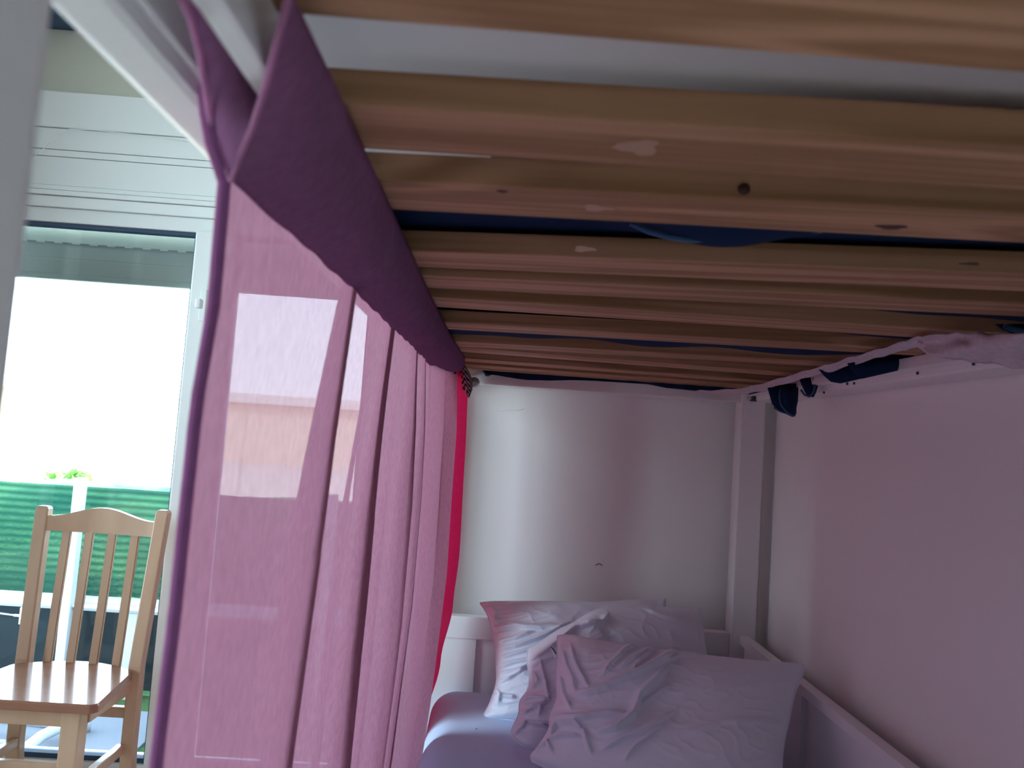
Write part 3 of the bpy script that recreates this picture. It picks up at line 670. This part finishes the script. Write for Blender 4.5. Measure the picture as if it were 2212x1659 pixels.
P3 = pillow('white front pillow, largest in view, deep creases sweeping from its left',
       top=[(1204, 1374, 1.93), (1232, 1372, 1.92), (1262, 1379, 1.905), (1330, 1392, 1.89), (1420, 1405, 1.87), (1520, 1418, 1.85), (1620, 1428, 1.83), (1690, 1432, 1.815), (1736, 1435, 1.805)],
       bottom=[(1150, 1645, 1.76), (1200, 1668, 1.72), (1300, 1710, 1.66), (1450, 1745, 1.60), (1580, 1750, 1.58), (1684, 1740, 1.60)],
       left=[(1204, 1374, 1.93), (1206, 1420, 1.90), (1203, 1470, 1.88), (1203, 1510, 1.86), (1190, 1545, 1.83), (1186, 1575, 1.81), (1165, 1610, 1.79), (1148, 1630, 1.77), (1150, 1645, 1.76)],
       right=[(1736, 1435, 1.805), (1733, 1460, 1.79), (1716, 1500, 1.76), (1703, 1560, 1.72), (1692, 1610, 1.68), (1688, 1660, 1.65), (1684, 1740, 1.60)],
       th=.085, seed=9, fine=.6, back=.7,
       folds=[([(1238, 1500), (1270, 1500), (1310, 1487), (1350, 1467), (1400, 1445), (1435, 1425), (1460, 1405)], .017, 13),
              ([(1190, 1552), (1250, 1552), (1300, 1545), (1345, 1540)], .014, 11), ([(1290, 1582), (1330, 1575), (1370, 1545), (1385, 1500), (1420, 1470), (1440, 1445)], .017, 15),
              ([(1300, 1460), (1320, 1435), (1350, 1405), (1375, 1392)], .009, 9), ([(1340, 1440), (1370, 1420), (1410, 1400)], .008, 8), ([(1366, 1452), (1385, 1425), (1415, 1405)], .008, 8),
              ([(1232, 1395), (1240, 1430), (1255, 1460), (1270, 1485)], .010, 8), ([(1212, 1400), (1222, 1440), (1236, 1470), (1240, 1500)], .010, 9), ([(1208, 1460), (1215, 1500), (1230, 1530)], .010, 9),
              ([(1188, 1590), (1200, 1565), (1240, 1562), (1260, 1585)], .013, 9), ([(1160, 1620), (1180, 1605), (1190, 1625)], .010, 9), ([(1180, 1600), (1215, 1590), (1255, 1590)], .010, 8),
              ([(1300, 1620), (1340, 1600), (1400, 1575), (1460, 1535)], .010, 13), ([(1350, 1640), (1375, 1610), (1420, 1580)], .008, 10), ([(1260, 1575), (1265, 1600), (1275, 1630)], .008, 9),
              ([(1385, 1525), (1420, 1500), (1450, 1480)], .007, 9), ([(1440, 1430), (1470, 1415), (1510, 1412)], .006, 10), ([(1480, 1590), (1560, 1560), (1640, 1560), (1700, 1572)], .004, 16)])
g_ = empty('tab'); g_.parent = P3; g_.location = Vector(atY(1198, 1412, 1.86)) + Vector((0, 0, ZO)) - Vector(P3.location)
rw = [[atY(1187 + 8 * a + 10 * b, 1393 + 30 * b - 2 * a, 1.88 - .01 * b) for a in (0, .5, 1)] for b in (0, .4, .7, 1)]
grid('care_label', rw, 'pillow', P3, solid=.0012)
tube('zip_pull', [atY(1190, 1397, 1.87), atY(1196, 1404, 1.868), (atY(1201, 1412, 1.868))], .0014, 'dark', P3, 6)
bpy.data.objects.remove(g_)

# ------------------------------------------------------------------ the mauve curtain
cu = tag(empty('mauve_curtain', (-.15, 1.2, .13)), 'long translucent mauve curtain hung from the left rail of the upper berth', 'curtain')
stz = [(.41, .129), (.45, .130), (.52, .131), (.72, .140), (.88, .141), (1.35, .152), (1.92, .157)]
def plan(s, v):
    """s 0..1 along the cloth, v 0 top .. 1 bottom -> x, y in plan"""
    # key points along the cloth (s, y, dx)
    K = [(0, .415, 0), (.10, .50, .004), (.19, .62, .008), (.27, .72, .018), (.305, .785, .025), (.325, .777, .006), (.35, .765, -.012), (.39, .84, -.014), (.42, .93, .006), (.44, .965, .010),
         (.455, .975, -.006), (.475, .99, -.012), (.51, 1.05, -.010), (.54, 1.12, .016), (.555, 1.105, 0), (.575, 1.095, -.014), (.61, 1.19, -.016), (.635, 1.25, .004), (.65, 1.26, -.004), (.665, 1.27, -.012),
         (.70, 1.36, -.006), (.73, 1.43, .016), (.745, 1.42, 0), (.76, 1.415, -.012), (.80, 1.55, -.012), (.825, 1.60, .012), (.84, 1.595, .004), (.855, 1.60, -.006), (.90, 1.73, .004), (.95, 1.88, .028), (1, 1.93, .056)]
    y = sinterp([(a, b) for a, b, c in K], s); dx = sinterp([(a, c) for a, b, c in K], s)
    g = (.30 + .70 * min(1, v * 3.5)) * (1 + .25 * math.sin(v * 3 + s * 9))
    if s > .9: g = 1
    bE = interp([(0, -.1535), (.05, -.158), (.13, -.164), (.25, -.1655), (.32, -.1685), (1, -.175)], v)
    bM = interp([(0, -.156), (.16, -.1746), (.27, -.185), (.47, -.194), (1, -.206)], v)
    bF = interp([(0, -.152), (.15, -.143), (.5, -.141), (.8, -.158), (1, -.175)], v)
    base = sinterp([(0, bE), (.28, bM), (1, bF)], s)
    x = base + dx * g + .0014 * ns(s * 30, v * 4)
    y += .018 * min(1, v * 14) * (1 - min(1, s * 4)) + .012 * v * (1 - s) + .012 * ns(s * 14, v * 2, 4) * min(1, v * 4) * (0 if s < .03 else 1)
    return x, y
ZB = -.865
def zst(y): return interp(stz, min(y, 1.92)) + (.0035 * ns(y * 8, 2) + .0010 * math.sin(y * 75)) * min(1, max(0, (y - .42) * 8))
rows = []
for i in range(121):
    v = i / 120; row = []
    for j in range(321):
        s = j / 320; x, y = plan(s, v); z0 = zst(y)
        row.append((x, y, lerp(z0 + .009, ZB, v) + .0012 * math.sin(s * 160) * max(0, 1 - v * 12)))
    rows.append(row)
grid('curtain_panel', rows, 'curtain', cu)
# hem of the near edge
edge = [atY(452, 190, .375), atY(456, 250, .385), atY(466, 310, .395), atY(482, 360, .405)] + [rows[i][0] for i in range(1, 121, 2)]
er = [[Vector(p) + Vector((-.0027 * math.cos(a) + -.0012, -.0015 * math.sin(a) - .001, 0)) for a in (0, .8, 1.57, 2.4, 3.14)] for p in edge]
hw = grid('side_hem', er, 'hem', cu, solid=.0015); hw['label'] = 'dark folded side hem of the curtain'
tube('hem_stitching', [Vector(p) + Vector((-.0046, -.001, 0)) for p in edge], .0012, 'piping', cu, 6)
# stitched pocket that wraps the slat batten: outer and inner layer
outE = [atY(500, 392, .412), atY(478, 330, .40), atY(458, 270, .388), atY(447, 205, .37), atY(441, 170, .36), atY(432, 110, .335), atY(415, 45, .31), atY(385, -20, .28)]
inE = [atY(500, 392, .412), atY(520, 340, .40), atY(545, 280, .385), atY(566, 215, .365), atY(582, 160, .35), atY(600, 90, .33), atY(618, 20, .315), atY(628, -20, .31)]
rowsO, rowsI = [], []
NS = 160
for j in range(NS + 1):
    s = j / NS; y = lerp(.412, 1.925, s); z0 = zst(y); x0 = plan(interp([(0, 0), (.35, .23), (.6, .53), (1, 1)], s), 0)[0]
    wr = .0035 * math.sin(s * 34 + 5 * ns(s * 9)) + .0008 * math.sin(s * 151)
    xs = lerp(-.1495, -.150, s) + (.0 if s < .93 else (s - .93) / .07 * .040)
    ro, ri = [], []
    for i in range(13):
        t = i / 12
        # inner: from stitch line up and in to the slats, bellying out a little
        xe = interp([(0, -.105), (.45, -.101), (.75, -.094), (1, -.080)], s); xi = lerp(xs, xe, t) + .010 * math.sin(math.pi * t); zi = lerp(z0, .1985, t) - .010 * math.sin(math.pi * t)
        ri.append(Vector((xi + wr * math.sin(math.pi * t), y + .0, zi)))
        xo = lerp(xs, -.140, t); zo = lerp(z0, .199, t) - .002 * math.sin(math.pi * t)
        ro.append(Vector((xo, y, zo)))
    # near end of the pocket: edges run forward as they rise
    b = max(0, 1 - s / .07) ** 1.5
    if b > 0:
        for i in range(13):
            k = i / 12 * 7; a = int(min(6, k)); f = k - a
            ro[i] = ro[i].lerp(outE[a].lerp(outE[a + 1], f), b); ri[i] = ri[i].lerp(inE[a].lerp(inE[a + 1], f), b)
    rowsO.append(ro); rowsI.append(ri)
pk = grid('rod_pocket', rowsO, 'pocket', cu); pk['label'] = 'outer layer of the rod pocket'
pk = grid('rod_pocket', rowsI, 'pocket', cu, solid=.001); pk['label'] = 'inner layer of the rod pocket, its shade put into the colour'
tube('pocket_edge', [p + Vector((0, -.001, 0)) for p in outE], .0016, 'piping', cu, 6)
tube('pocket_edge', [p + Vector((0, -.001, 0)) for p in inE], .0018, 'piping', cu, 6)
# maroon hem band at the far end of the pocket
bandr = [[atY(x, y, 1.915) for x in (938, 950, 962, 974, 986)] for y in (795, 800, 808)]
grid('end_hem', bandr, 'maroon', cu, solid=.0015)['label'] = 'maroon stitched hem'
tube('stitch', [atY(953, 803, 1.912), atY(955, 803, 1.912)], .0008, 'piping', cu, 5)

# crimson curtain behind it and the striped cloth at the rail's end
rows = []
for i in range(61):
    v = i / 60; row = []
    fx = sinterp([(0, -.078), (.25, -.072), (.5, -.068), (.65, -.076), (.8, -.100), (1, -.14)], v)
    for j in range(41):
        s = j / 40; row.append((lerp(-.165, fx, s) + .010 * math.sin(s * 12 + v) * (1 - s) + .0, lerp(interp([(0, 1.885), (.18, 1.925), (.40, 1.935), (.6, 1.96), (.8, 2.0), (1, 2.03)], v), 2.28, s), lerp(.185, ZB, v)))
    rows.append(row)
rc = tag(empty('crimson_curtain', (-.11, 2.1, .18)), 'narrow crimson curtain at the head end behind the mauve curtain', 'curtain')
grid('curtain_panel', rows, 'red', rc)
stp = tag(empty('striped_cloth', (-.09, 2.2, .19)), 'grey striped cloth wrapped over the rail end above the crimson curtain', 'cloth')
L_ = [(996, 770), (997, 795), (997, 820), (999, 838), (1006, 852), (1012, 858)]
R_ = [(998, 772), (1006, 790), (1014, 806), (1021, 822), (1020, 842), (1013, 860)]
rows = [[atY(lerp(a[0], b[0], t), lerp(a[1], b[1], t), 2.19 - .016 * math.sin(math.pi * t) + .003 * math.sin(t * 14)) for t in [k / 14 for k in range(15)]] for a, b in zip(L_, R_)]
grid('cloth_fold', rows, 'stripe', stp, solid=.001)
pe = atY(1026, 826, 2.27)
kn = tag(empty('rod_end', (pe.x, 2.27, pe.z)), 'dark grey round rod end at the left of the end rail', 'rod end')
tube('cap', [(pe.x - .006, 2.24, pe.z), (pe.x - .002, 2.27, pe.z), (pe.x, 2.30, pe.z)], [.012, .016, .014], 'steel', kn, 16)
kn.parent = None

# ------------------------------------------------------------------ the chair
ch = tag(empty('dining_chair', (-1.12, 2.15, FL)), 'varnished wooden dining chair with slatted back before the glazed door', 'chair')
SZ = -.73
# seat: rounded trapezoid with curved back edge
out = []
def corner(cx_, cy_, r, a0_, a1_, n=7):
    for k in range(n + 1):
        a = math.radians(lerp(a0_, a1_, k / n)); out.append((cx_ + r * math.cos(a), cy_ + r * math.sin(a)))
corner(-.952, 1.998, .018, -90, 0); corner(-1.0 + .0, 2.235, .035, 5, 60)
for k in range(1, 10): out.append((lerp(-.985, -1.29, k / 10), 2.268 + .048 * math.sin(math.pi * k / 10)))
corner(-1.275, 2.235, .035, 120, 175); corner(-1.325, 1.998, .018, 180, 270)
n = len(out); lay = [(SZ - .024, .985), (SZ - .022, 1.0), (SZ - .006, 1.0), (SZ, .988)]
cxm, cym = -1.138, 2.14; vs = []; fs = []
for z, k in lay: vs += [(cxm + (x - cxm) * k, cym + (y - cym) * k, z) for x, y in out]
for l in range(3): fs += [(l * n + i, l * n + (i + 1) % n, (l + 1) * n + (i + 1) % n, (l + 1) * n + i) for i in range(n)]
fs += [tuple(range(n - 1, -1, -1)), tuple(range(3 * n, 4 * n))]
mesh('seat', vs, fs, 'seat', ch, smooth=False)
def pt(px, py, y): return atY(px, py, y)
# rear legs run up as back posts
for xb, xt in ((-1.293, -1.312), (-.972, -.960)):
    lg = empty('rear_leg'); 
    bpy.data.objects.remove(lg)
    pth = [(xb, 2.31, FL), (xb, 2.285, -.95), (xb, 2.285, -.72), (xt, 2.335, -.30 if xb < -1.1 else -.29)]
    P = [Vector(p) for p in pth]
    rows = []
    for p in P: rows.append([p + Vector((a, b, 0)) for a, b in ((-.019, -.016), (.019, -.016), (.019, .016), (-.019, .016))])
    top = P[-1]
    rows.append([top + Vector((a, b, .008)) for a, b in ((-.014, -.012), (.014, -.012), (.014, .012), (-.014, .012))])
    vs = [v for r in rows for v in r]; fs = [(i * 4 + k, i * 4 + (k + 1) % 4, (i + 1) * 4 + (k + 1) % 4, (i + 1) * 4 + k) for i in range(len(rows) - 1) for k in range(4)]
    fs += [(3, 2, 1, 0), tuple((len(rows) - 1) * 4 + k for k in range(4))]
    o_ = mesh('rear_leg', vs, fs, 'chair', ch, smooth=False)
    md = o_.modifiers.new('edge', 'BEVEL'); md.width = .004; md.segments = 2
for x in (-1.285, -1.005): box('front_leg', x - .023, x + .023, 2.005, 2.05, FL, SZ - .024, 'chair', ch, bev=.004)
# curved top rail
rows = []; nn = 40
for k in range(nn + 1):
    t = k / nn; x = lerp(-1.296, -.978, t); hump = .030 * (.5 - .5 * math.cos(2 * math.pi * t)) ** 1.1
    zt_ = -.318 + hump; zb_ = -.362; yb_ = 2.326 + .012 * math.sin(math.pi * t)
    rows.append([(x, yb_ - .011, zb_), (x, yb_ - .007, zt_), (x, yb_ + .009, zt_), (x, yb_ + .009, zb_), (x, yb_ - .011, zb_)])
o_ = grid('top_rail', rows, 'chair', ch, smooth=False)
for k in range(4):
    xb = -1.235 + k * .0655; xt = -1.236 + k * .0670
    beam4('back_slat', (xb, 2.294, -.80), (xt, 2.333, -.355), .0125, .006, 'chair', ch, .002)
box('front_apron', -1.262, -1.028, 2.012, 2.034, -.80, SZ - .024, 'chair', ch)
box('rear_apron', -1.275, -.99, 2.275, 2.295, -.80, SZ - .028, 'chair', ch)
for x in (-1.285, -1.0): 
    box('side_apron', x - .009, x + .022 if x > -1.1 else x + .009, 2.05, 2.27, -.80, SZ - .024, 'chair', ch)
box('front_stretcher', -1.262, -1.028, 2.018, 2.036, -.925, -.893, 'chair', ch)
box('rear_stretcher', -1.275, -.99, 2.28, 2.30, -.872, -.842, 'chair', ch)
for x in (-1.288, -.99): box('side_stretcher', x - .010, x + .012, 2.05, 2.27, -.965, -.938, 'chair', ch)
